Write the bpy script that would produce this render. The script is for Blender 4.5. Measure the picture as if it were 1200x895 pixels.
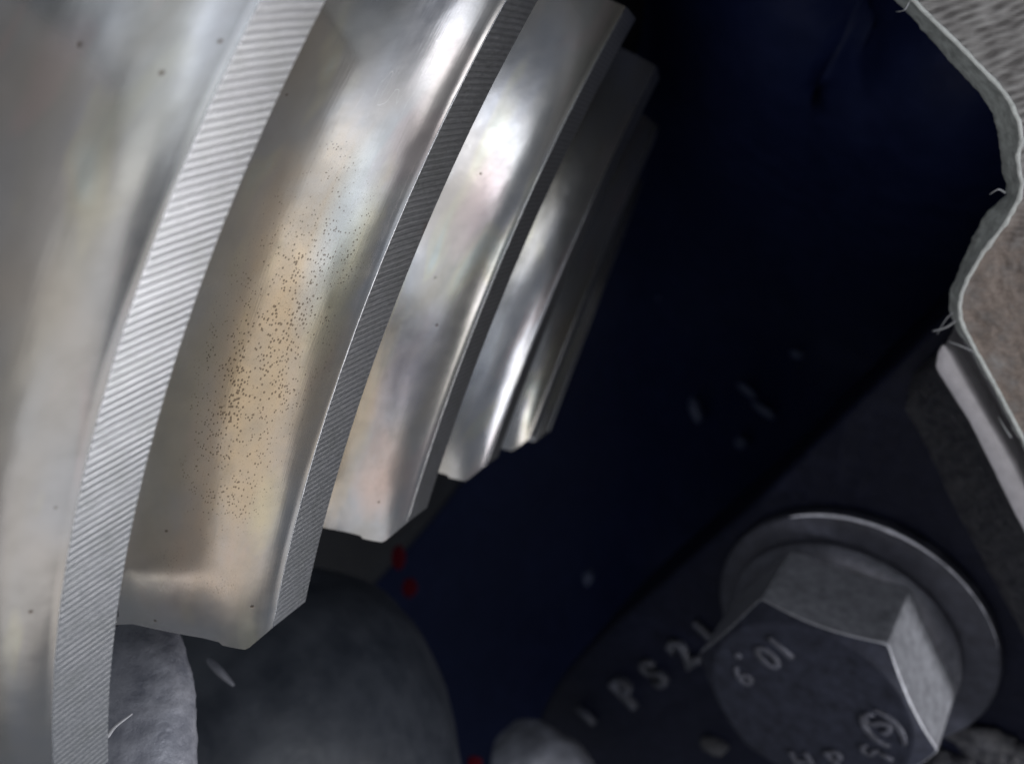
import bpy, bmesh, math, random
from mathutils import Vector, Matrix, noise
random.seed(7)
scene = bpy.context.scene
for o in list(bpy.data.objects): bpy.data.objects.remove(o)
COL = scene.collection

# ------------------------------------------------------------------ camera
F = 1050.797                                  # focal length in photo pixels (1200 wide)
cam = bpy.data.cameras.new('Camera'); camo = bpy.data.objects.new('Camera', cam); COL.objects.link(camo)
CAMW = Matrix.Translation((0, 0, 0.45)) @ Matrix.Rotation(math.radians(64), 4, 'X')
camo.matrix_world = CAMW
cam.sensor_width = 36; cam.lens = 36 * F / 1200
cam.clip_start = 0.002; cam.clip_end = 20
cam.dof.use_dof = True; cam.dof.focus_distance = 0.057; cam.dof.aperture_fstop = 38
scene.camera = camo
# everything is laid out in millimetres: x right, y down, z away from the lens
MM = CAMW @ Matrix.Diagonal((0.001, -0.001, -0.001, 1))

# ------------------------------------------------------------------ light
world = bpy.data.worlds.new('World'); scene.world = world; world.use_nodes = True
bg = world.node_tree.nodes['Background']
bg.inputs[0].default_value = (0.80, 0.88, 1.0, 1); bg.inputs[1].default_value = 0.16
def area_lamp(name, d, dist, sx, sy, power, col, target=(0, 0, 60), roll=0.0):
    l = bpy.data.lights.new(name, 'AREA'); l.shape = 'RECTANGLE'; l.size = sx; l.size_y = sy
    l.energy = power; l.color = col
    o = bpy.data.objects.new(name, l); COL.objects.link(o)
    t = Vector(target); p = t + Vector(d).normalized() * dist
    wp, wt = MM @ p, MM @ t
    o.matrix_world = Matrix.Translation(wp) @ (wt - wp).to_track_quat('-Z', 'Y').to_matrix().to_4x4() @ Matrix.Rotation(roll, 4, 'Z')
    return o
area_lamp('daylight_lamp', (0.76, -0.46, -1.0), 470, 0.13, 0.15, 0.22, (0.95, 0.97, 1.0), roll=0.5)
area_lamp('window_lamp', (0.06, -0.16, -1.0), 430, 0.17, 0.25, 0.135, (0.88, 0.94, 1.0), roll=0.35)
area_lamp('window_lamp', (0.37, -0.11, -1.0), 460, 0.15, 0.25, 0.13, (0.90, 0.95, 1.0), roll=0.35)
area_lamp('work_lamp', (0.90, 0.36, -0.15), 380, 0.30, 0.30, 1.0, (1.0, 0.98, 0.97))
area_lamp('room_lamp', (-0.42, 0.48, -0.80), 520, 0.70, 0.60, 1.15, (1.0, 0.965, 0.92))
def spot_lamp(name, d, dist, target, power, cone):
    l = bpy.data.lights.new(name, 'SPOT'); l.energy = power; l.spot_size = math.radians(cone); l.spot_blend = 0.9; l.shadow_soft_size = 0.012
    o = bpy.data.objects.new(name, l); COL.objects.link(o)
    t = Vector(target); p = t + Vector(d).normalized()*dist; wp, wt = MM @ p, MM @ t
    o.matrix_world = Matrix.Translation(wp) @ (wt - wp).to_track_quat('-Z', 'Y').to_matrix().to_4x4()
spot_lamp('bolt_fill_spot', (0.52, 0.42, -0.72), 330, (52, 30, 103), 5.0, 9)  # unseen narrow spot added to brighten the bolt's right facet
scene.cycles.max_bounces = 6; scene.cycles.diffuse_bounces = 2; scene.cycles.glossy_bounces = 4

scene.view_settings.view_transform = 'Standard'; scene.view_settings.look = 'None'
scene.view_settings.exposure = 0.0; scene.view_settings.gamma = 1
scene.render.resolution_x = 1024; scene.render.resolution_y = 763
scene.cycles.samples = 128

# ------------------------------------------------------------------ helpers
class NT:
    """small node-tree writer"""
    def __init__(s, name):
        s.m = bpy.data.materials.new(name); s.m.use_nodes = True; s.t = s.m.node_tree
        s.b = s.t.nodes['Principled BSDF']
    def n(s, typ, **kw):
        d = s.t.nodes.new(typ)
        for k, v in kw.items():
            if k.startswith('i_'):
                key = k[2:].replace('_', ' ')
                s.set(d.inputs[int(key)] if key.isdigit() else d.inputs[key], v)
            else: setattr(d, k, v)
        return d
    def set(s, sock, v):
        if isinstance(v, bpy.types.NodeSocket): s.t.links.new(v, sock)
        else: sock.default_value = v
    def math(s, op, a, b=0.0, c=0.0, clamp=False):
        d = s.t.nodes.new('ShaderNodeMath'); d.operation = op; d.use_clamp = clamp
        s.set(d.inputs[0], a); s.set(d.inputs[1], b); s.set(d.inputs[2], c); return d.outputs[0]
    def mix(s, f, a, b, mode='MIX'):
        d = s.t.nodes.new('ShaderNodeMix'); d.data_type = 'RGBA'; d.blend_type = mode
        s.set(d.inputs[0], f); s.set(d.inputs[6], a); s.set(d.inputs[7], b); return d.outputs[2]
    def ramp(s, f, lo, hi, a=0.0, b=1.0):
        d = s.t.nodes.new('ShaderNodeMapRange'); d.clamp = True
        s.set(d.inputs[0], f); s.set(d.inputs[1], lo); s.set(d.inputs[2], hi); s.set(d.inputs[3], a); s.set(d.inputs[4], b)
        return d.outputs[0]
    def noise(s, vec, scale, detail=3, rough=0.5, dist=0.0):
        d = s.t.nodes.new('ShaderNodeTexNoise'); s.set(d.inputs['Vector'], vec)
        d.inputs['Scale'].default_value = scale; d.inputs['Detail'].default_value = detail
        d.inputs['Roughness'].default_value = rough; d.inputs['Distortion'].default_value = dist
        return d.outputs[0]
    def coord(s, which='Object', scale=(1, 1, 1), rot=(0, 0, 0), per_object=0.0):
        tc = s.t.nodes.new('ShaderNodeTexCoord'); v = tc.outputs[which]
        if per_object:
            oi = s.t.nodes.new('ShaderNodeObjectInfo')
            sc = s.math('MULTIPLY', oi.outputs['Random'], per_object)
            ad = s.t.nodes.new('ShaderNodeVectorMath'); ad.operation = 'ADD'
            s.set(ad.inputs[0], v); s.set(ad.inputs[1], sc); v = ad.outputs[0]
        mp = s.t.nodes.new('ShaderNodeMapping'); s.set(mp.inputs[0], v)
        mp.inputs['Scale'].default_value = scale; mp.inputs['Rotation'].default_value = rot
        return mp.outputs[0]
    def bump(s, h, strength, dist=0.0001, normal=None):
        d = s.t.nodes.new('ShaderNodeBump'); s.set(d.inputs['Height'], h)
        d.inputs['Strength'].default_value = strength; d.inputs['Distance'].default_value = dist
        if normal is not None: s.set(d.inputs['Normal'], normal)
        return d.outputs[0]
    def out(s, color=None, rough=None, metal=None, normal=None, **kw):
        for k, v in (('Base Color', color), ('Roughness', rough), ('Metallic', metal), ('Normal', normal)):
            if v is not None: s.set(s.b.inputs[k], v)
        for k, v in kw.items(): s.set(s.b.inputs[k.replace('_', ' ')], v)
        return s.m
def rgb(r, g, b): return (r, g, b, 1.0)

def mesh_obj(name, verts, faces, mat, parent=None, smooth=True, angle=None, uv=None, mats=None):
    me = bpy.data.meshes.new(name); me.from_pydata([tuple(v) for v in verts], [], faces)
    for m in (mats or [mat]): me.materials.append(m)
    if uv is not None:
        lay = me.uv_layers.new(name='UVMap')
        for l in me.loops: lay.data[l.index].uv = uv[l.vertex_index]
    bm = bmesh.new(); bm.from_mesh(me); bmesh.ops.recalc_face_normals(bm, faces=bm.faces)
    for f in bm.faces: f.smooth = smooth
    if angle is not None:
        for e in bm.edges:
            if len(e.link_faces) == 2 and e.calc_face_angle(0) > angle: e.smooth = False
    bm.to_mesh(me); bm.free()
    o = bpy.data.objects.new(name, me); COL.objects.link(o)
    if parent is not None: o.parent = parent
    return o
def root(name, matrix, label, cat, group=None):
    o = bpy.data.objects.new(name, None); COL.objects.link(o); o.matrix_world = matrix; o.empty_display_size = 5
    tag(o, label, cat, group); return o
def tag(o, label, cat, group=None):
    o['label'] = label; o['category'] = cat
    if group: o['group'] = group
    return o
def grid_faces(nr, nc, wrap=False, off=0):
    fs = []
    for i in range(nr - 1):
        for j in range(nc if wrap else nc - 1):
            k = (j + 1) % nc
            fs.append((off + i*nc + j, off + i*nc + k, off + (i+1)*nc + k, off + (i+1)*nc + j))
    return fs
def nz(x, y, z, s=1.0): return noise.noise(Vector((x*s, y*s, z*s)))
def fbm(x, y, z, s=1.0, o=4): return noise.fractal(Vector((x*s, y*s, z*s)), 0.8, 2.0, o)
def lerp(a, b, t): return a + (b - a) * t
def interp(x, tab):
    if x <= tab[0][0]: return tab[0][1]
    for (x0, y0), (x1, y1) in zip(tab, tab[1:]):
        if x <= x1: return y0 + (y1 - y0) * (x - x0) / (x1 - x0)
    return tab[-1][1]
def catmull(P, n):
    Q = [P[0]] + list(P) + [P[-1]]; out = []
    for i in range(1, len(Q) - 2):
        for k in range(n):
            t = k / n; a, b, c, d = (Vector(q) for q in Q[i-1:i+3])
            out.append(0.5*((2*b) + (c-a)*t + (2*a-5*b+4*c-d)*t*t + (3*b-a-3*c+d)*t**3))
    out.append(Vector(P[-1])); return out
def tube(path, rad, n=8, capped=True):
    vs, fs = [], []
    for i, p in enumerate(path):
        t = (path[min(i+1, len(path)-1)] - path[max(i-1, 0)]).normalized()
        u = t.cross(Vector((0.3, 0.9, 0.2))).normalized(); v = t.cross(u)
        r = rad(i/(len(path)-1)) if callable(rad) else rad
        for k in range(n):
            a = 2*math.pi*k/n; vs.append(p + r*(math.cos(a)*u + math.sin(a)*v))
    fs = grid_faces(len(path), n, True)
    if capped: fs += [tuple(range(n))[::-1], tuple(range((len(path)-1)*n, len(path)*n))]
    return vs, fs
def lathe(profile, n, z_up=True):
    vs = [(r*math.cos(2*math.pi*k/n), r*math.sin(2*math.pi*k/n), z) for r, z in profile for k in range(n)]
    return vs, grid_faces(len(profile), n, True)

# ------------------------------------------------------------------ materials
def m_flank(name='polished_gear_flank', stains=()):
    t = NT(name)
    c = t.coord('UV', per_object=37.0)
    band = t.noise(t.coord('UV', (0.05, 0.20, 1), per_object=37.0), 1.0, 2, 0.5, 0.3)
    tint = t.noise(t.coord('UV', (0.07, 0.14, 1), per_object=91.0), 1.0, 2, 0.5, 0.3)
    col = t.mix(t.ramp(band, 0.36, 0.64), rgb(0.365, 0.355, 0.335), rgb(0.425, 0.435, 0.475))
    col = t.mix(t.ramp(tint, 0.50, 0.70, 0, 0.5), col, rgb(0.54, 0.46, 0.38))
    irid = t.noise(t.coord('UV', (0.10, 0.34, 1), per_object=55.0), 1.0, 2, 0.5, 0.4)
    col = t.mix(t.ramp(irid, 0.60, 0.67, 0, 0.35), col, rgb(0.54, 0.515, 0.38))
    col = t.mix(t.ramp(irid, 0.66, 0.74, 0, 0.4), col, rgb(0.42, 0.50, 0.53))
    col = t.mix(t.ramp(irid, 0.40, 0.32, 0, 0.35), col, rgb(0.50, 0.40, 0.40))
    patch = None
    if stains:
        sp = t.n('ShaderNodeSeparateXYZ', i_0=t.coord('UV'))
        wv = t.math('SUBTRACT', t.noise(t.coord('UV', (0.25, 0.5, 1)), 1.0, 4, 0.6), 0.5)
        for u0, v0, ru, rv, sc_, amt, pc in stains:
            du = t.math('DIVIDE', t.math('SUBTRACT', sp.outputs[0], u0), ru); dv = t.math('DIVIDE', t.math('SUBTRACT', sp.outputs[1], v0), rv)
            dd = t.math('ADD', t.math('ADD', t.math('MULTIPLY', du, du), t.math('MULTIPLY', dv, dv)), t.math('MULTIPLY', wv, 1.6))
            f = t.ramp(dd, -0.1, 1.4, 1, 0)
            col = t.mix(t.math('MULTIPLY', f, amt), col, sc_)
            if pc: patch = t.math('MULTIPLY', f, pc) if patch is None else t.math('MAXIMUM', patch, t.math('MULTIPLY', f, pc))
    cl = t.noise(c, 0.7, 3, 0.55)
    col = t.mix(t.ramp(cl, 0.42, 0.75, 0.0, 0.20), col, rgb(0.27, 0.255, 0.23))
    # pits, gathered in patches
    vo = t.n('ShaderNodeTexVoronoi', i_Vector=t.coord('UV', (1, 1.5, 1), per_object=37.0), i_Scale=4.2, i_Randomness=1.0)
    thr = t.ramp(tint, 0.50, 0.70, 0.0, 0.12)
    if patch is not None: thr = t.math('MAXIMUM', thr, t.math('MULTIPLY', patch, 0.40))
    keep = t.math('GREATER_THAN', vo.outputs['Color'], t.ramp(t.noise(c, 0.55, 2), 0.35, 0.6, 0.75, 0.2))
    pit = t.math('MULTIPLY', t.ramp(t.math('SUBTRACT', vo.outputs['Distance'], thr), -0.05, 0.0, 1, 0), keep)
    vo3 = t.n('ShaderNodeTexVoronoi', i_Vector=t.coord('UV', (1, 1.3, 1), per_object=71.0), i_Scale=1.7, i_Randomness=1.0)
    pit = t.math('MAXIMUM', pit, t.ramp(t.math('SUBTRACT', vo3.outputs['Distance'], t.math('MULTIPLY', thr, 0.5)), -0.06, 0.0, 0.9, 0))
    vo2 = t.n('ShaderNodeTexVoronoi', i_Vector=c, i_Scale=0.40, i_Randomness=1.0)
    pit2 = t.ramp(vo2.outputs['Distance'], 0.03, 0.06, 1, 0)
    allp = t.math('MAXIMUM', pit, pit2)
    col = t.mix(t.math('MULTIPLY', allp, 0.75), col, rgb(0.10, 0.07, 0.05))
    speck = t.ramp(t.noise(c, 9.0, 2, 0.7), 0.58, 0.72, 0, 0.45)
    if patch is not None: col = t.mix(t.math('MULTIPLY', speck, patch), col, rgb(0.20, 0.14, 0.09))
    # pale scratches
    sc = t.noise(t.coord('UV', (0.30, 1.6, 1), (0, 0, 0.6), per_object=21.0), 1.0, 1, 0.4, 0.2)
    scr = t.math('MULTIPLY', t.ramp(t.math('ABSOLUTE', t.math('SUBTRACT', sc, 0.5)), 0.0, 0.006, 1, 0), t.ramp(band, 0.57, 0.62))
    col = t.mix(t.math('MULTIPLY', scr, 0.45), col, rgb(0.8, 0.8, 0.78))
    ro = t.ramp(cl, 0.3, 0.75, 0.185, 0.26)
    h = t.math('SUBTRACT', cl, t.math('MULTIPLY', allp, 1.2))
    lay = t.noise(t.coord('UV', (0.25, 9.0, 1), (0, 0, 0.05), per_object=3.0), 1.0, 2, 0.6)
    h = t.math('ADD', h, t.math('MULTIPLY', lay, 0.35))
    wav = t.noise(t.coord('UV', (0.16, 0.30, 1), per_object=29.0), 1.0, 2, 0.5)
    return t.out(col, ro, 0.88, t.bump(h, 0.055, 0.00012, t.bump(wav, 0.05, 0.0012)))
def m_top_land():
    t = NT('lathe_turned_top_land')
    tc = t.n('ShaderNodeTexCoord').outputs['Object']
    sep = t.n('ShaderNodeSeparateXYZ', i_0=tc)
    r = t.math('SQRT', t.math('ADD', t.math('MULTIPLY', sep.outputs[0], sep.outputs[0]), t.math('MULTIPLY', sep.outputs[1], sep.outputs[1])))
    c = t.coord('Object', per_object=41.0)
    wob = t.math('MULTIPLY', t.noise(c, 0.5, 2), 0.09)
    ph = t.math('MULTIPLY', t.math('ADD', r, wob), 2*math.pi/0.36)
    wave = t.math('MULTIPLY', t.math('SINE', ph), 0.5)
    ph2 = t.math('MULTIPLY', t.math('ADD', r, wob), 2*math.pi/0.17)
    w2 = t.math('MULTIPLY', t.math('SINE', ph2), 0.22)
    deep = t.math('MULTIPLY', t.ramp(r, 104, 134, 0.55, 1.2), t.ramp(t.noise(c, 0.8, 3, 0.6), 0.32, 0.62, 0.6, 1.15))
    grain = t.math('SUBTRACT', t.noise(c, 5.0, 4, 0.7), 0.5)
    gw = t.ramp(r, 104, 126, 0.8, 0.5)
    h = t.math('ADD', t.math('MULTIPLY', t.math('ADD', wave, w2), deep), t.math('MULTIPLY', grain, gw))
    col = t.mix(t.ramp(wave, -0.5, 0.3), rgb(0.47, 0.48, 0.51), rgb(0.64, 0.65, 0.68))
    col = t.mix(t.ramp(t.noise(c, 0.5, 4, 0.6), 0.45, 0.75, 0, 0.35), col, rgb(0.40, 0.42, 0.40))
    ru = t.noise(c, 0.23, 3)
    col = t.mix(t.ramp(ru, 0.70, 0.76, 0, 0.55), col, rgb(0.42, 0.24, 0.17))
    sp = t.noise(c, 7.0, 1)
    col = t.mix(t.ramp(sp, 0.72, 0.78, 0, 0.8), col, rgb(0.9, 0.9, 0.92))
    return t.out(col, t.ramp(grain, -0.2, 0.2, 0.32, 0.42), 1.0, t.bump(h, 0.15, 0.00010))
def m_cast(name, c1, c2, rough, bump=0.5, scale=0.7, metal=0.0, spec=0.5):
    t = NT(name); c = t.coord('Object')
    n1 = t.noise(c, scale, 6, 0.62); n2 = t.noise(c, scale*6, 4, 0.6); n3 = t.noise(c, scale*0.18, 3)
    col = t.mix(t.ramp(n1, 0.35, 0.68), c1, c2)
    col = t.mix(t.ramp(n3, 0.4, 0.65, 0, 0.4), col, c1)
    h = t.math('ADD', n1, t.math('MULTIPLY', n2, 0.35))
    return t.out(col, t.ramp(n2, 0.3, 0.7, rough - 0.08, rough + 0.1), metal, t.bump(h, bump, 0.0005), Specular_IOR_Level=spec)
def m_flange(y0, y1):
    t = NT('scraped_flange_face'); c = t.coord('Object')
    n1 = t.noise(c, 0.5, 5, 0.6); n2 = t.noise(c, 2.6, 5, 0.65); n3 = t.noise(c, 0.14, 3)
    col = t.mix(t.ramp(n2, 0.3, 0.7), rgb(0.255, 0.245, 0.245), rgb(0.29, 0.28, 0.28))
    wr = t.n('ShaderNodeAttribute', attribute_name='wear').outputs['Fac']
    col = t.mix(t.ramp(wr, -0.35, 0.05, 0.75, 0), col, rgb(0.08, 0.073, 0.073))
    col = t.mix(t.ramp(wr, 0.1, 0.5, 0, 0.55), col, rgb(0.52, 0.51, 0.51))
    col = t.mix(t.ramp(n1, 0.45, 0.7, 0, 0.4), col, rgb(0.30, 0.29, 0.285))
    sep = t.n('ShaderNodeSeparateXYZ', i_0=t.n('ShaderNodeTexCoord').outputs['Object'])
    # old gasket stain on the lower part of the face
    st = t.math('MULTIPLY', t.ramp(t.math('ADD', sep.outputs[1], t.math('MULTIPLY', t.math('SUBTRACT', n3, 0.5), 3.0)), y0, y1), t.ramp(n1, 0.33, 0.55, 0.35, 0.9))
    col = t.mix(st, col, t.mix(t.ramp(t.math('ADD', t.math('MULTIPLY', n2, 0.4), t.math('MULTIPLY', n1, 0.6)), 0.38, 0.62), rgb(0.14, 0.10, 0.08), rgb(0.31, 0.25, 0.22)))
    h = t.math('ADD', n2, t.math('MULTIPLY', t.noise(c, 9.0, 3), 0.5))
    return t.out(col, 0.55, 0.1, t.bump(h, 0.12, 0.0003))
def m_plain(name, col, rough, metal=0.0, var=0.25, scale=1.5, bump=0.15, spec=0.5):
    t = NT(name); c = t.coord('Object')
    n1 = t.noise(c, scale, 5, 0.6); n2 = t.noise(c, scale*7, 3, 0.6)
    dark = tuple(v*(1-var) for v in col[:3]) + (1,); lite = tuple(min(1, v*(1+var)) for v in col[:3]) + (1,)
    cc = t.mix(t.ramp(n1, 0.3, 0.7), dark, lite)
    return t.out(cc, t.ramp(n2, 0.3, 0.7, rough-0.06, rough+0.06), metal, t.bump(t.math('ADD', n1, n2), bump, 0.0002), Specular_IOR_Level=spec)

FLANK = m_flank()
FLANK_PITTED = m_flank('pitted_bronze_flank', [(18, 5.8, 14, 4.0, rgb(0.56, 0.42, 0.26), 0.75, 1.0), (24, 8.6, 6, 1.1, rgb(0.62, 0.58, 0.42), 0.7, 0.8), (27, 7.4, 6, 1.2, rgb(0.46, 0.54, 0.60), 0.5, 0.3),
                                               (4, 5.0, 4, 5.0, rgb(0.50, 0.40, 0.32), 0.6, 0.5), (14, 1.5, 14, 2.2, rgb(0.44, 0.43, 0.37), 0.7, 0.2), (9, 8.5, 3, 1.0, rgb(0.60, 0.54, 0.36), 0.45, 0.4)])
FLANK_WARM = m_flank('warm_tinted_flank', [(8, 2.5, 11, 2.6, rgb(0.58, 0.46, 0.31), 0.8, 0.3), (4, 7.2, 4, 2.0, rgb(0.62, 0.46, 0.40), 0.65, 0.4), (13, 7.0, 5, 2.0, rgb(0.50, 0.50, 0.60), 0.6, 0.2), (26, 7.0, 4, 1.6, rgb(0.60, 0.46, 0.47), 0.5, 0.1)])
TOP = m_top_land()
COAST = m_plain('dull_coast_flank', rgb(0.58, 0.57, 0.56), 0.5, 0.1, 0.15, 0.5, 0.1)
BODY = m_cast('forged_gear_body', rgb(0.008, 0.009, 0.013), rgb(0.02, 0.021, 0.026), 0.5, 0.4, 0.8, 0.2)
CASE = m_cast('grey_case_iron', rgb(0.022, 0.027, 0.038), rgb(0.070, 0.077, 0.095), 0.42, 0.15, 0.16)
PALE = m_cast('pale_rough_iron', rgb(0.22, 0.23, 0.28), rgb(0.50, 0.51, 0.58), 0.30, 0.35, 0.5, 0.1)
NAVY = m_cast('dark_blue_housing_haze', rgb(0.0036, 0.0075, 0.034), rgb(0.008, 0.013, 0.050), 0.5, 0.3, 0.25, 0.0, 0.12)  # blue haze over the dark interior is put into this base colour
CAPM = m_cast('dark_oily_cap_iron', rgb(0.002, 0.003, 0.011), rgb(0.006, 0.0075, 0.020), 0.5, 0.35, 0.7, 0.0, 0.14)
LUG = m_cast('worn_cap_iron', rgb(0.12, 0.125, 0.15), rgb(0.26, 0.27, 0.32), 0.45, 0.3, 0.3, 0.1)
RIM = m_plain('pale_gasket_edge', rgb(0.46, 0.49, 0.48), 0.5, 0.1, 0.35, 1.2, 0.5)
BEAD = m_plain('dried_pale_sealant', rgb(0.62, 0.64, 0.63), 0.45, 0.0, 0.2, 1.5, 0.4)
GLINT = m_plain('pale_wall_glint', rgb(0.06, 0.075, 0.14), 0.55, 0.0, 0.3, 0.5, 0.2)
LEDGE = m_plain('machined_ledge', rgb(0.62, 0.60, 0.65), 0.42, 0.1, 0.12, 0.8, 0.15)
ROUGHSIDE = m_cast('rough_ledge_side', rgb(0.012, 0.013, 0.022), rgb(0.055, 0.055, 0.062), 0.6, 0.8, 0.9)
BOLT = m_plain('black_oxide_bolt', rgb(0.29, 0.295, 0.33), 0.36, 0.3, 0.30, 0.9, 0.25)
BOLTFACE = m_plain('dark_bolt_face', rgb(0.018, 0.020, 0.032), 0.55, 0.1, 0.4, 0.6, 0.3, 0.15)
STAMP = m_plain('worn_bolt_stamp', rgb(0.060, 0.062, 0.082), 0.45, 0.2, 0.5, 0.9, 0.3)
WASHER = m_plain('dull_steel_washer', rgb(0.040, 0.042, 0.058), 0.42, 0.2, 0.3, 0.6, 0.2, 0.3)
LETTER = m_plain('scuffed_cast_letter', rgb(0.042, 0.045, 0.062), 0.5, 0.1, 0.8, 0.3, 0.4)
RED = m_plain('red_marking_paint', rgb(0.05, 0.0015, 0.006), 0.6, 0.0, 0.3, 0.8, 0.2, 0.05)
HAIR = m_plain('pale_fibre', rgb(0.55, 0.56, 0.60), 0.5, 0.0, 0.1)

# ------------------------------------------------------------------ ring gear
G_, FW, PA, PB = -1.11665, 29.0, 0.05358, 0.03911
W, C1, C2, Q, H = 3.21251, 0.91705, 1.14013, 5.37352, 9.0238
PHI0, STEP, S_C, S_G, S_TOP = 0.1723, 2*math.pi/39, -0.06795, -0.04942, 1.53
NR, NZ = math.cos(G_), math.sin(G_)
GEAR = MM @ Matrix(((0.4028095, 0.59988464, -0.69129077, -66.43041),
                    (-0.52460573, -0.46758661, -0.71144331, 76.59021),
                    (-0.75002222, 0.64923123, 0.12635459, 124.51573), (0, 0, 0, 1)))
def gp(s, t, d):
    r = 100 - FW*s*math.sin(G_) - d*NR; z = FW*s*math.cos(G_) - d*NZ
    ph = PHI0 + PA*s + PB*s*s + t/100.0
    return Vector((r*math.cos(ph), r*math.sin(ph), z))
gear = root('ring_gear', GEAR, 'large polished steel ring gear with curved teeth filling the left side', 'gear')

def tooth_meshes():
    NS = 90; prof = []                                   # (t, d, s at the toe end, v coordinate)
    m = 12
    for k in range(m):                                   # root to tip corner of the working flank
        u = k/(m-1)
        t = lerp(-5.6, -2.31, u); d = lerp(9.02, 3.0, u)
        t += -0.10*math.sin(math.pi*u)                   # slightly convex flank
        prof.append((t, d, lerp(S_G, -0.06, u), 6.6*u))
    prof[0] = (-6.4, 9.5, S_G, 0.0)                      # root fillet
    t, d = -2.31, 3.0                                    # tip relief: the flank leans back towards the edge
    for k in range(12):
        an = math.radians(29.5 + 19*(k/11)**1.8); dd = 0.242
        t += dd*math.tan(an); d -= dd
        prof.append((t, d, S_C*min(1.0, d/1.2) if d > 0 else 0, 6.9 + 0.3*k))
    off = prof[-1][0]; tail = [(a - off*(i/12) - 0.05*(i/12), b, c_, e_) for i, (a, b, c_, e_) in enumerate(prof[-12:], 1)]
    prof[-12:] = tail
    prof.append((0.0, 0.0, 0.0, 10.6))
    nf = len(prof)
    back = [(W, 0.0, 0.0, 15), (W+0.4, 0.9, 0.0, 16), (W+1.4, 4.5, 0.0, 19), (W+2.4, H+0.3, 0.0, 23)]
    fr = [(i/NS)**1.15 for i in range(NS+1)]
    def rows(P):
        vs, uv = [], []
        for i in range(NS+1):
            for (t, d, s0, v) in P:
                s = lerp(s0, S_TOP, fr[i])
                tt = t
                e = max(0.0, 1 - s/0.13) if d > 0.5 and t < 0 else 0.0   # toe relief: the flank end turns away
                tt += 0.34*min(e, 1.6)**1.5 * min(1.0, d/4.0)
                vs.append(gp(s, tt, d)); uv.append((s*FW, v))
        return vs, uv
    P = prof + back
    vs, uv = rows(P); n = len(P); fs = []
    for i in range(NS):
        for j in range(n-1):
            if j == nf-1: continue                       # the top land is a piece of its own
            fs.append((i*n+j, i*n+j+1, (i+1)*n+j+1, (i+1)*n+j))
    fs.append(tuple(range(n))); fs.append(tuple(range(NS*n, NS*n+n)))
    tl = []; tf = []
    M = 5; tuv = []
    for i in range(NS+1):
        for k in range(M):
            u = k/(M-1); s = lerp(0.0, S_TOP, fr[i]); tl.append(gp(s, W*u, 0)); tuv.append((s*FW, u*W))
    tf = grid_faces(NS+1, M)
    return vs, fs, uv, tl, tf, tuv
vs, fs, uv, tl, tf, tuv = tooth_meshes()
tooth0 = mesh_obj('tooth', vs, fs, FLANK, gear, True, math.radians(40), uv, mats=[FLANK, COAST])
for p_ in tooth0.data.polygons:
    if len(p_.vertices) == 4 and min(uv[v][1] for v in p_.vertices) >= 12: p_.material_index = 1
land0 = mesh_obj('top_land', tl, tf, TOP, tooth0, True, None, tuv)
for n in list(range(-3, 2)) + list(range(3, 7)):
    a = tooth0.copy(); COL.objects.link(a); a.parent = gear; a.rotation_euler = (0, 0, (n-2)*STEP)
    b = land0.copy(); COL.objects.link(b); b.parent = a
    if n == 3: a.material_slots[0].link = 'OBJECT'; a.material_slots[0].material = FLANK_WARM
tooth0.material_slots[0].link = 'OBJECT'; tooth0.material_slots[0].material = FLANK_PITTED
# thin bright burr along each tip edge is real metal: a fine bead on the working edge
burr = [gp(lerp(0.0, S_TOP, i/60), -0.015 + 0.02*nz(i*0.9, 3, 1), 0.015) for i in range(61)]
bv, bf = tube(burr, lambda u: 0.035 + 0.03*max(0, nz(u*40, 1, 7)), 6)
BURR = m_plain('bright_tip_burr', rgb(0.75, 0.76, 0.8), 0.28, 1.0, 0.1)
burr0 = mesh_obj('tip_burr', bv, bf, BURR, tooth0)
for o in [c for c in gear.children if c is not tooth0]:
    b = burr0.copy(); COL.objects.link(b); b.parent = o
# the blank that carries the teeth
def rz(s, d): return (100 - FW*s*math.sin(G_) - d*NR, FW*s*math.cos(G_) - d*NZ)
pr = [rz(S_TOP, H), rz(1.2, H), rz(0.7, H), rz(0.3, H), rz(-0.02, H), rz(-0.10, H+1.2), rz(-0.12, H+4), (93, 24), (92, 42), (150, 46), (152, 34), rz(S_TOP, H)]
v_, f_ = lathe(pr, 220)
mesh_obj('gear_blank', v_, f_, BODY, gear, True, math.radians(35))

# ------------------------------------------------------------------ differential case below the teeth
def px(x, y, z): return Vector(((x-600)/F*z, (y-447.5)/F*z, z))
base = px(330, 1000, 96)
case = root('differential_case', MM @ Matrix.Translation(base), 'dark grey rounded casting under the gear teeth at the bottom edge', 'casting')
def blob(center, axes, nu, nv, amp, sc, seed, power=2.0):
    vs = []
    for i in range(nu+1):
        th = math.pi*i/nu
        for j in range(nv):
            ph = 2*math.pi*j/nv
            d = Vector((math.sin(th)*math.cos(ph), math.sin(th)*math.sin(ph), math.cos(th)))
            k = (abs(d.x)**power + abs(d.y)**power + abs(d.z)**power)**(-1/power)
            p = Vector((d.x*k*axes[0], d.y*k*axes[1], d.z*k*axes[2]))
            p *= 1 + amp*fbm(p.x+seed, p.y, p.z, sc, 5)
            vs.append(center + p)
    return vs, grid_faces(nu+1, nv, True)
bv, bf = blob(px(300, 965, 110) - base, (25.5, 31, 26), 64, 96, 0.025, 0.05, 4, 2.4)
mesh_obj('case_shell', bv, bf, CASE, case)
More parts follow.
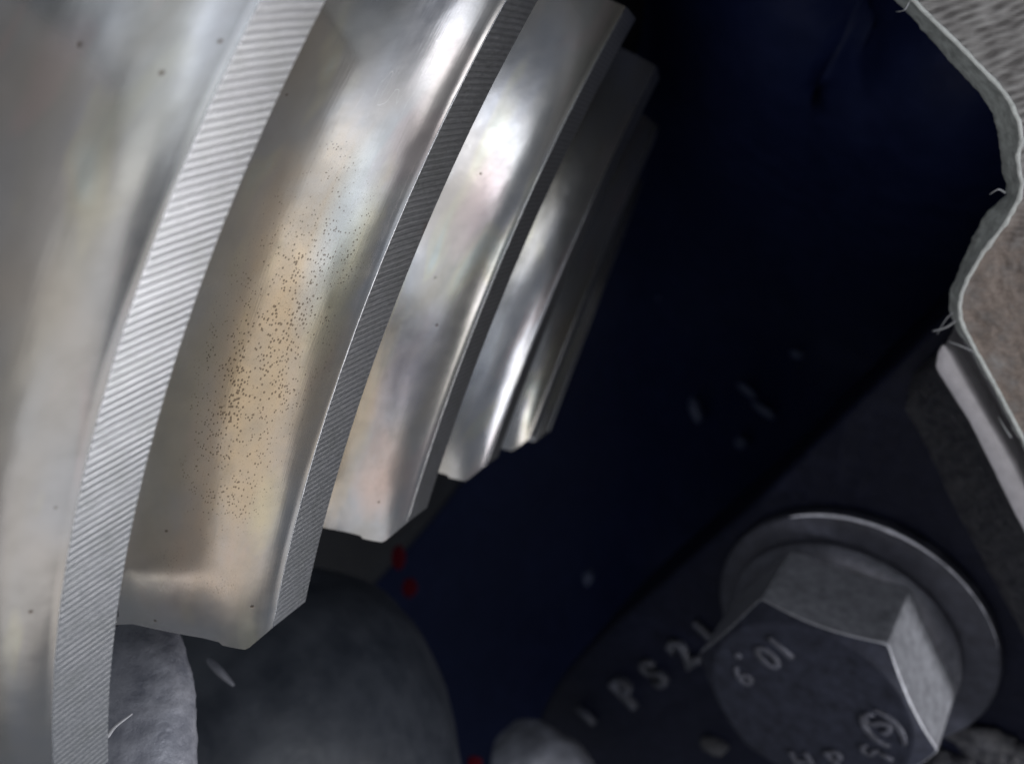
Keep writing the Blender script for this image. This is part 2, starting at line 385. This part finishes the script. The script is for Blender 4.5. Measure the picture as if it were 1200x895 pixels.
# pale upright rib left of the shell
path = catmull([px(150, 705, 74), px(165, 745, 70), px(176, 800, 67), px(178, 860, 65), px(176, 960, 63), px(170, 1060, 62)], 14)
rv = []; nn = 48
for i, p in enumerate(path):
    u = i/(len(path)-1); w = interp(u, [(0, 2.2), (0.2, 2.75), (0.5, 2.95), (1, 3.1)])
    for k in range(nn):
        a = 2*math.pi*k/nn; ca, sa = math.cos(a), math.sin(a)
        d = Vector((math.copysign(abs(ca)**0.75, ca)*w, 0.25*sa, -math.copysign(abs(sa)**0.8, sa)*w*0.9))
        q = p + d
        q += d.normalized()*(0.10*fbm(q.x*0.6, q.y*1.6, q.z*0.6, 0.6, 3) + 0.05*nz(q.x*0.5, q.y*3.5, q.z*0.5, 1.2))
        rv.append(q - base)
mesh_obj('rib', rv, grid_faces(len(path), nn, True) + [tuple(range(nn))[::-1], tuple(range((len(path)-1)*nn, len(path)*nn))], PALE, case)
sv, sf = tube(catmull([px(244, 772, 81)-base, px(256, 785, 80.3)-base, px(274, 803, 80)-base], 8), lambda u: 0.10 + 0.28*math.sin(math.pi*min(1, u*0.9+0.1)), 8)
mesh_obj('casting_seam', sv, sf, LUG, case)

# ------------------------------------------------------------------ cover side: everything square to the bolt axis
AX = Vector((-0.55866214, 0.41095801, -0.72042358)); BASE = Vector((39.60774462, 33.02414365, 110.3912022))
U = Vector((0.7902377, 0.0, -0.61280044)); V = Vector((-0.25183525, -0.91165427, -0.32475451))
PLANE = Matrix(((U.x, V.x, AX.x, BASE.x), (U.y, V.y, AX.y, BASE.y), (U.z, V.z, AX.z, BASE.z), (0, 0, 0, 1)))
if PLANE.to_3x3().determinant() < 0:
    V = -V; PLANE = Matrix(((U.x, V.x, AX.x, BASE.x), (U.y, V.y, AX.y, BASE.y), (U.z, V.z, AX.z, BASE.z), (0, 0, 0, 1)))
PINV = PLANE.inverted()
def on(x, y, off):
    d = Vector(((x-600)/F, (y-447.5)/F, 1)); c = BASE + AX*off
    return d * (c.dot(AX)/d.dot(AX))
def loc(x, y, off): return PINV @ on(x, y, off)          # photo point on a plane parallel to the cover face
PW = MM @ PLANE

# --- housing
house = root('axle_housing', PW, 'dark blue cast axle housing with a scraped grey flange along the right', 'housing')
FOFF = 12.0
FLANGE = m_flange(loc(1185, 205, FOFF).y, loc(1160, 300, FOFF).y)
XB = [(-320, 700), (-190, 760), (-165, 830), (-130, 915), (-80, 990), (0, 1071), (23, 1094), (42, 1114), (62, 1134), (83, 1154), (100, 1171), (117, 1184), (143, 1196), (165, 1199), (182, 1194), (200, 1196), (216, 1199), (233, 1196),
      (264, 1178), (295, 1154), (327, 1135), (345, 1128), (358, 1126), (374, 1127), (390, 1134), (409, 1144), (456, 1170), (507, 1197), (560, 1224), (700, 1290), (900, 1380), (1100, 1470)]
XI = [(-320, 680), (-190, 738), (-165, 808), (-130, 890), (-80, 965), (0, 1048), (23, 1071), (47, 1091), (80, 1120), (107, 1147), (119, 1153), (134, 1164), (160, 1170), (200, 1174), (215, 1180), (228, 1178), (242, 1163),
      (255, 1152), (300, 1130), (340, 1113), (362, 1112), (374, 1116), (385, 1121), (409, 1136), (456, 1163), (507, 1190), (560, 1216), (700, 1282), (900, 1372), (1100, 1462)]
ys = []
y = -320.0
while y <= 1100: 
    ys.append(y); y += 2.0 if -20 < y < 560 else 14
us = [0.0]
st = 0.0
while us[-1] < 480: us.append(us[-1] + (2.0 if us[-1] < 150 else 25))
fv = []; wear = []
for y in ys:
    xb = interp(y, XB)
    for u in us:
        yy = y - 0.10*u
        p = loc(xb + u, yy, FOFF)
        # scrape marks: short slanted strokes, coarser at the top, plus lumps of torn gasket lower down
        Xs, Ys = xb + u, yy; a, b = (Xs*0.93 - Ys*0.36)/21, (Xs*0.36 + Ys*0.93)/6.6
        w = 1/(1+math.exp((y-215)/25))
        strokes = 0.55*math.sin(2*math.pi*b*0.66 + 3.0*nz(a*0.5, b*0.25, 6.0))*(0.55 + 0.9*nz(a*1.3, b*0.9, 3.0)) + 0.55*nz(a+4, b, 2.0) + 0.35*nz(a*0.5, b*0.3, 5.0)
        fine = math.sin(Ys*0.9 - Xs*0.12 + 1.2*nz(a*0.5, b*0.5, 5)) * 0.5
        lump = fbm(p.x+9, p.y, 3, 0.55, 5)
        low = 1-w
        mid = math.exp(-((y-255)/35)**2)
        wear.append(w*strokes + mid*0.35*fine + low*0.6*lump); h = w*0.20*strokes + mid*0.06*fine + low*0.20*lump
        e = math.exp(-u/5.0)
        h = h*(1-e) + e*(0.16 + 0.10*nz(y*0.06, u*0.05, 1) + (0.35*max(0, nz(y*0.055, 0, 4)) if 170 < y < 330 else 0))
        fv.append(Vector((p.x, p.y, FOFF + h)))
nu_, ny_ = len(us), len(ys)
ff = grid_faces(ny_, nu_)
fl = mesh_obj('flange_face', fv, ff, FLANGE, house)
at_ = fl.data.attributes.new('wear', 'FLOAT', 'POINT'); at_.data.foreach_set('value', wear)
# inner edge of the flange: a pale band falling away into the dark
edge = [fv[i*nu_] for i in range(ny_)]
rv = []; K = 9
for i, y in enumerate(ys):
    xb, xi = interp(y, XB), interp(y, XI) + 2.4*nz(y*0.045, 3, 1) + 1.6*nz(y*0.16, 5, 1)
    a = edge[i]; b = loc(xi, y, FOFF - 3.0)
    for k in range(K):
        u = k/(K-1); p = a.lerp(b, u)
        o = 0.14*math.sin(math.pi*u)*fbm(p.x, p.y, p.z+5, 0.8, 4) + 0.10*math.sin(math.pi*u)
        g = 0.9 if 205 < y < 350 else 0.5
        p += Vector((-0.35, 0.2, 0.9))*o*g
        rv.append(p)
    rv.append(loc(xi + 2.0, y, FOFF - 5.0)); rv.append(loc(xi + 60, y, FOFF - 9.0))
mesh_obj('flange_edge', rv, grid_faces(ny_, K+2), RIM, house)
# raised bead of old sealant along the very edge, breaking into lumps half way down
bd = []
for y in [-60 + 2.5*i for i in range(260)]:
    p = loc(interp(y, XB) - 1.5, y, FOFF + 0.18)
    bd.append(p + Vector((0.05*nz(y*0.11, 2, 3), 0.05*nz(y*0.13, 7, 3), 0)))
def bead_r(u):
    y = -60 + 650*u
    r = 0.17 + 0.05*nz(y*0.09, 0, 2)
    if 165 < y < 330: r += 0.30*max(0.0, nz(y*0.075, 3, 8))
    return r
bv, bf = tube(bd, bead_r, 10)
mesh_obj('sealant_bead', bv, bf, BEAD, house)
# dark bowl behind the opening
def smooth(t): t = max(0.0, min(1.0, t)); return t*t*(3-2*t)
def zbowl(X, Y):
    z = 250 - lerp(168, 95, smooth((Y-60)/380))*smooth((X-560)/600) + 150*smooth((780-X)/520) - 75*smooth((380-Y)/520)*smooth((1080-X)/250) - 60*smooth((Y-520)/500)*smooth((900-X)/300)
    q = on(X, Y, -9.0).z; return 0.5*(z + q + math.sqrt((z-q)**2 + 300))
bw = []; nx_ = 70; ny2 = 70
for j in range(ny2+1):
    for i in range(nx_+1):
        X = lerp(150, 1750, i/nx_); Y = lerp(-420, 1250, j/ny2)
        sm = lambda t: (lambda q: q*q*(3-2*q))(max(0, min(1, t)))
        z = zbowl(X, Y)
        z = lerp(z, on(X, Y, 3.0).z, sm((X-1420)/300)); z = lerp(z, on(X, Y, 3.0).z, sm((-230-Y)/190)*sm((X-700)/200))
        z += 3.0*fbm(X*0.01, Y*0.01, 2, 0.7, 4)
        bw.append(PINV @ px(X, Y, z))
bowl = mesh_obj('interior_wall', bw, grid_faces(ny2+1, nx_+1), NAVY, house)
bowl.modifiers.new('wall_thickness', 'SOLIDIFY').thickness = 6
for x, y, w, h, a in ((772, 348, 5, 5, 0), (789, 326, 5, 8, 0.3), (934, 415, 8, 5, 0.4), (876, 458, 15, 4, 0.7), (897, 482, 17, 5, 0.65), (868, 518, 7, 7, 0), (692, 676, 8, 11, 0.2), (815, 480, 7, 16, -0.3)):  # small pale lumps stand in for glints on the dark wall
    sm = lambda t: (lambda q: q*q*(3-2*q))(max(0, min(1, t)))
    z = zbowl(x, y) - 10.0
    k = z/F
    bv, bf = blob(Vector(), (w*k, h*k, 2.2), 10, 16, 0.25, 0.6, x)
    cs, sn = math.cos(a), math.sin(a)
    c = px(x, y, z)
    mesh_obj('wall_glint', [PINV @ (c + Vector((q.x*cs - q.y*sn, q.x*sn + q.y*cs, q.z))) for q in bv], bf, GLINT, house)
# machined ledge beside the flange, with its rough side
LR = [(405, 1107), (412, 1114), (421, 1119), (476, 1150), (542, 1189), (566, 1200), (640, 1240), (760, 1300)]
LL = [(405, 1104), (413, 1098), (430, 1095), (440, 1100), (445, 1103), (495, 1135), (558, 1166), (605, 1189), (625, 1200), (700, 1240), (800, 1290)]
yl = [405 + 3*i for i in range(130)]
lv = []
for y in yl:
    xl, xr = interp(y, LL), interp(y, LR)
    h = 6.0
    for u, dh in ((0.0, -0.9), (0.04, -0.15), (0.14, 0.0), (0.5, 0.02), (0.86, 0.0), (0.96, -0.15), (1.0, -0.9), (1.02, -5.0)):
        p = loc(lerp(xl, xr, u), y, h); 
        lv.append(Vector((p.x, p.y, h + dh + 0.05*fbm(p.x, p.y, 0, 0.8, 3))))
mesh_obj('ledge_edge', lv, grid_faces(len(yl), 8) , LEDGE, house)
sv = []; K = 14
for y in yl:
    xl = interp(y, LL)
    for k in range(K):
        u = k/(K-1)
        g = min(1.0, 0.12 + (y-405)/75); p = loc(xl + 2 - 66*u*g, y + 10*u, lerp(5.4, -5.6, u**0.7))
        p.z += 0.5*math.sin(math.pi*u)*fbm(p.x*1.2, p.y*3.0, 1, 0.7, 5)
        sv.append(p)
mesh_obj('ledge_side', sv, grid_faces(len(yl), K), ROUGHSIDE, house)

# --- bearing cap
cap = root('bearing_cap', PW, 'dark iron bearing cap carrying the bolt and raised cast characters', 'bearing cap')
OUT = [(1135, 338), (1108, 365), (1000, 470), (880, 590), (820, 642), (765, 690), (705, 742), (650, 800), (620, 860), (640, 960), (760, 1080), (1000, 1150), (1300, 1100), (1500, 800), (1400, 500), (1240, 380)]
poly = [loc(x, y, -5.0) for x, y in OUT]
cen = sum(poly, Vector())/len(poly)
ring = []
m = len(poly)
dense = []
for i in range(m):
    for k in range(8): dense.append(poly[i].lerp(poly[(i+1) % m], k/8))
# round the corners
for _ in range(6): dense = [(dense[i-1] + dense[i]*2 + dense[(i+1) % len(dense)])/4 for i in range(len(dense))]
cv = []; nd = len(dense)
lv_ = [(0.985, -22.0), (1.0, -8.0), (0.992, -6.0), (0.975, -5.2), (0.94, -5.0)] + [(u, -5.0) for u in (0.85, 0.72, 0.58, 0.44, 0.3, 0.16, 0.03)]
for s, z in lv_:
    for p in dense:
        q = cen + (p-cen)*s
        cv.append(Vector((q.x, q.y, z + (0.25*fbm(q.x, q.y, 7, 0.25, 4) if s < 0.96 else 0))))
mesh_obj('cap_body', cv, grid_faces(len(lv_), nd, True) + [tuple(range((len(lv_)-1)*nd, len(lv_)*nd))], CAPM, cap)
# chamfer wall that catches a little light above the bolt
# cast characters
def glyph(name, body, size, depth, matrix, mat, parent, bevel=0.0):
    cu = bpy.data.curves.new(name, 'FONT'); cu.body = body; cu.size = size; cu.extrude = depth; cu.align_x = 'CENTER'; cu.align_y = 'CENTER'
    cu.bevel_depth = bevel; cu.bevel_resolution = 1; cu.resolution_u = 4
    t = bpy.data.objects.new(name, cu); COL.objects.link(t)
    dg = bpy.context.evaluated_depsgraph_get()
    me = bpy.data.meshes.new_from_object(t.evaluated_get(dg)); bpy.data.objects.remove(t)
    me.transform(matrix); me.name = name; me.materials.clear(); me.materials.append(mat)
    o = bpy.data.objects.new(name, me); COL.objects.link(o); o.parent = parent
    return o
def frame_at(x, y, off, dirpx, uppx, flip=False):
    """local frame on the cover plane at a photo point, reading direction and letter-up given as photo pixel steps"""
    o = loc(x, y, off); r = (loc(x+dirpx[0], y+dirpx[1], off) - o); r.z = 0; r.normalize()
    u = (loc(x+uppx[0], y+uppx[1], off) - o); u.z = 0; u = (u - r*u.dot(r)).normalized(); n = r.cross(u)
    return Matrix(((r.x, u.x, n.x, o.x), (r.y, u.y, n.y, o.y), (r.z, u.z, n.z, o.z), (0, 0, 0, 1)))
for ch, x, y, sz in (('I', 688, 838, 5.0), ('P', 736, 812, 7.4), ('S', 768, 789, 6.6), ('2', 802, 765, 6.6), ('1', 828, 740, 5.2)):
    glyph('cast_character', ch, sz, 0.5, frame_at(x, y, -4.6, (5, -3.6), (-4, -5)), LETTER, cap, 0.22)
# worn lug at the cap's lower corner and crumbs of dirt by the washer
c = px(640, 905, 140)
bv, bf = blob(Vector(), (9.0, 6.5, 7), 40, 60, 0.07, 0.16, 3, 2.3)
cs, sn = math.cos(0.62), math.sin(0.62)
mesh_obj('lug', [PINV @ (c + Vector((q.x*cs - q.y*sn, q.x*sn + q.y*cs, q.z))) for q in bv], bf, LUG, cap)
for x, y, w, h in ((838, 872, 2.1, 1.5), (1150, 868, 4.2, 2.6), (1180, 885, 3.6, 2.6), (1112, 893, 3.5, 2.0)):
    p = loc(x, y, -4.7)
    bv, bf = blob(Vector(), (w, h, 1.5), 20, 28, 0.35, 0.5, x)
    mesh_obj('dirt_crust', [p + q for q in bv], bf, ROUGHSIDE, cap)

# --- washer and bolt
wash = root('washer', PW @ Matrix.Translation((0.97, -0.69 if V.y > 0 else 0.69, 0)), 'round dull steel washer under the hex bolt head', 'washer')
v_, f_ = lathe([(9, -5.0), (16.6, -5.0), (16.95, -4.7), (16.95, -3.35), (16.75, -3.08), (16.4, -3.0), (14.8, -3.0), (13.2, -3.02), (9, -3.05), (9, -5.0)], 160)
v_ = [Vector(p)*1.0 for p in v_]
v_ = [Vector((p.x, p.y, p.z + 0.05*fbm(p.x, p.y, 0, 0.5, 3))) for p in v_]
mesh_obj('washer_ring', v_, f_, WASHER, wash, True, math.radians(50))

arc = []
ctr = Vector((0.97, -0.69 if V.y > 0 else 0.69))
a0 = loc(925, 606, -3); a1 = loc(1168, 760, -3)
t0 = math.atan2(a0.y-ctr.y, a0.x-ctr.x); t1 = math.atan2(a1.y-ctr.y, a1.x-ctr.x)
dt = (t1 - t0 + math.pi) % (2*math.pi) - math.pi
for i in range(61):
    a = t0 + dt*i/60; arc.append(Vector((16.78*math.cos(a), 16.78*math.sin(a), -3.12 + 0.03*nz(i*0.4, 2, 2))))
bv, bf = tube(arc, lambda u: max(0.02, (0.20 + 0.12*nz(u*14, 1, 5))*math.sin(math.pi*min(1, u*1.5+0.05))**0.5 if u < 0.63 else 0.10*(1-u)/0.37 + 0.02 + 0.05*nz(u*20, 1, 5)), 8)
mesh_obj('rim_highlight', bv, bf, m_plain('pale_rim_highlight', rgb(0.62, 0.63, 0.72), 0.35, 0.2, 0.25, 1.5, 0.3), wash)  # pale arc paints in the highlight along the washer's edge
TH0, HB = 1.82589863, 8.93180463
bolt = root('hex_bolt', PW, 'black steel hex bolt stamped 10.9 at the lower right', 'bolt')
AF = 24.0; RC = 0.955*AF/2; TAN = math.tan(math.radians(30)); HT = HB + (AF/math.sqrt(3) - RC)*TAN
SGN = -1 if V.y < 0 else 1
ang = []
NA = 24
hv = []
rings = [[], [], [], [], []]
for k in range(6*NA):
    a = k/NA * math.pi/3
    rho = AF/2/math.cos((a % (math.pi/3)) - math.pi/6)
    # soften the corners a little
    rho = min(rho, AF/math.sqrt(3) - 0.12)
    th = a + BOLTROT if False else a
    rings[0].append((rho, a, -1.0)); rings[1].append((rho, a, HT - (rho-RC)*TAN - 0.12)); rings[2].append((rho-0.10, a, HT - (rho-RC)*TAN))
    rings[3].append((RC + 0.05, a, HT - 0.03)); rings[4].append((RC - 0.35, a, HT))
# find the turn that puts the hexagon's corners where the photo has them
best = None
for i in range(720):
    t = i/720*math.pi/3; e = 0
    for (x, y) in ((892, 704), (1043, 753), (1099, 880)):
        q = loc(x, y, HB); e += min((Vector((q.x - AF/math.sqrt(3)*math.cos(t + k*math.pi/3), q.y - AF/math.sqrt(3)*math.sin(t + k*math.pi/3)))).length_squared for k in range(6))
    if best is None or e < best[0]: best = (e, t)
T0 = best[1]
hv = [(r*math.cos(a+T0), r*math.sin(a+T0), z) for ring in rings for (r, a, z) in ring]
n6 = 6*NA
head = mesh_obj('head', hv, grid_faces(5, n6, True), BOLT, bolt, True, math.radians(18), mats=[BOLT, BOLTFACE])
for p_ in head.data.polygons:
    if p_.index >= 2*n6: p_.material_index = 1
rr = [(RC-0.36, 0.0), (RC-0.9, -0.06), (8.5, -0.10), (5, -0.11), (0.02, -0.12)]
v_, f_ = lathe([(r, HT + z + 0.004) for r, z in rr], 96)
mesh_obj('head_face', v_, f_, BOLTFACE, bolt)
FLG = m_plain('dark_bolt_flange', rgb(0.075, 0.077, 0.098), 0.36, 0.3, 0.3, 0.9, 0.25)
v_, f_ = lathe([(9, -1.0), (11.6, -0.55), (12.6, -0.8), (13.75, -1.75), (14.0, -2.1), (13.9, -2.95), (9, -2.98)], 160)
mesh_obj('head_flange', v_, f_, FLG, bolt, True, math.radians(35))
def stamp(ch, x, y, sz, d, u): glyph('stamp', ch, sz, 0.16, frame_at(x, y, HT - 0.02, d, u), STAMP, bolt, 0.10)
RD, UD = (-5.2, 3.9), (4.2, 5.4)
stamp('1', 914, 757, 4.6, RD, UD); stamp('0', 898, 768, 4.6, RD, UD); stamp('.', 876, 777, 5.5, RD, UD); stamp('9', 869, 790, 3.8, RD, UD)
RD2, UD2 = (3.6, -5.2), (-5.0, -3.0)
stamp('S', 1030, 848, 4.4, RD2, UD2); stamp(')', 1046, 846, 5.2, (1, -0.3), (0.2, -1)); stamp('(', 1018, 854, 4.6, (1, -0.3), (0.2, -1))
stamp('c', 1014, 877, 3.2, RD2, UD2); stamp('i', 1036, 884, 3.0, RD2, UD2)
stamp('H', 942, 893, 4.0, (1, 0.05), (0, -1)); stamp('P', 982, 891, 4.0, (1, -0.3), (-0.2, -1))

# ------------------------------------------------------------------ small things
def dab(x, y, z, w, h, seed, label):
    k = z/F; b = px(x, y, z)
    bv, bf = blob(Vector(), (w*k, h*k, 0.3), 16, 24, 0.22, 0.5, seed)
    o = mesh_obj('red_paint_dab', bv, bf, RED); o.matrix_world = MM @ Matrix.Translation(b)
    tag(o, label, 'paint mark', 'red paint marks below the gear')
dab(467, 652, 150, 9, 14, 1, 'dim red paint dab just under the third tooth tip')
dab(481, 688, 160, 9, 12, 2, 'fainter dark red paint dab lower, in the shadow below the teeth')
dab(556, 893, 130, 9, 9, 3, 'small bright red paint dab cut off by the bottom edge')
def fibre(pts, r, label):
    b = pts[0]
    vs, fs = tube(catmull([p-b for p in pts], 6), lambda u: r*(1-0.7*u), 6)
    o = mesh_obj('loose_fibre', vs, fs, HAIR); o.matrix_world = MM @ Matrix.Translation(b)
    tag(o, label, 'fibre', 'loose pale fibres')
fibre([px(126, 862, 57), px(136, 850, 56.5), px(155, 836, 56.5)], 0.16, 'short pale fibre lying on the rib beside the large tooth')
def fo(x, y, off): return on(x, y, off)
fibre([fo(1120, 376, 10), fo(1108, 384, 10.5), fo(1093, 388, 10.8)], 0.10, 'upper white fibre sticking out left of the flange corner')
fibre([fo(1117, 366, 10), fo(1108, 375, 10), fo(1098, 392, 9)], 0.06, 'thin curled fibre hanging from the flange corner')
fibre([fo(1142, 412, 10), fo(1128, 406, 10), fo(1112, 400, 9.5)], 0.12, 'white fibre bridging the dark gap near the top of the ledge')
fibre([fo(1066, 2, 12), fo(1060, 12, 12), fo(1050, 14, 11)], 0.07, 'fine fibre curling off the flange edge near the top')
fibre([fo(1178, 226, 11), fo(1170, 222, 11.5), fo(1160, 228, 11)], 0.09, 'stubby fibre at the notch in the flange edge')
fibre([fo(1185, 512, 9), fo(1177, 500, 9.5), fo(1170, 488, 9)], 0.10, 'white fibre in the dark gap halfway down the ledge')
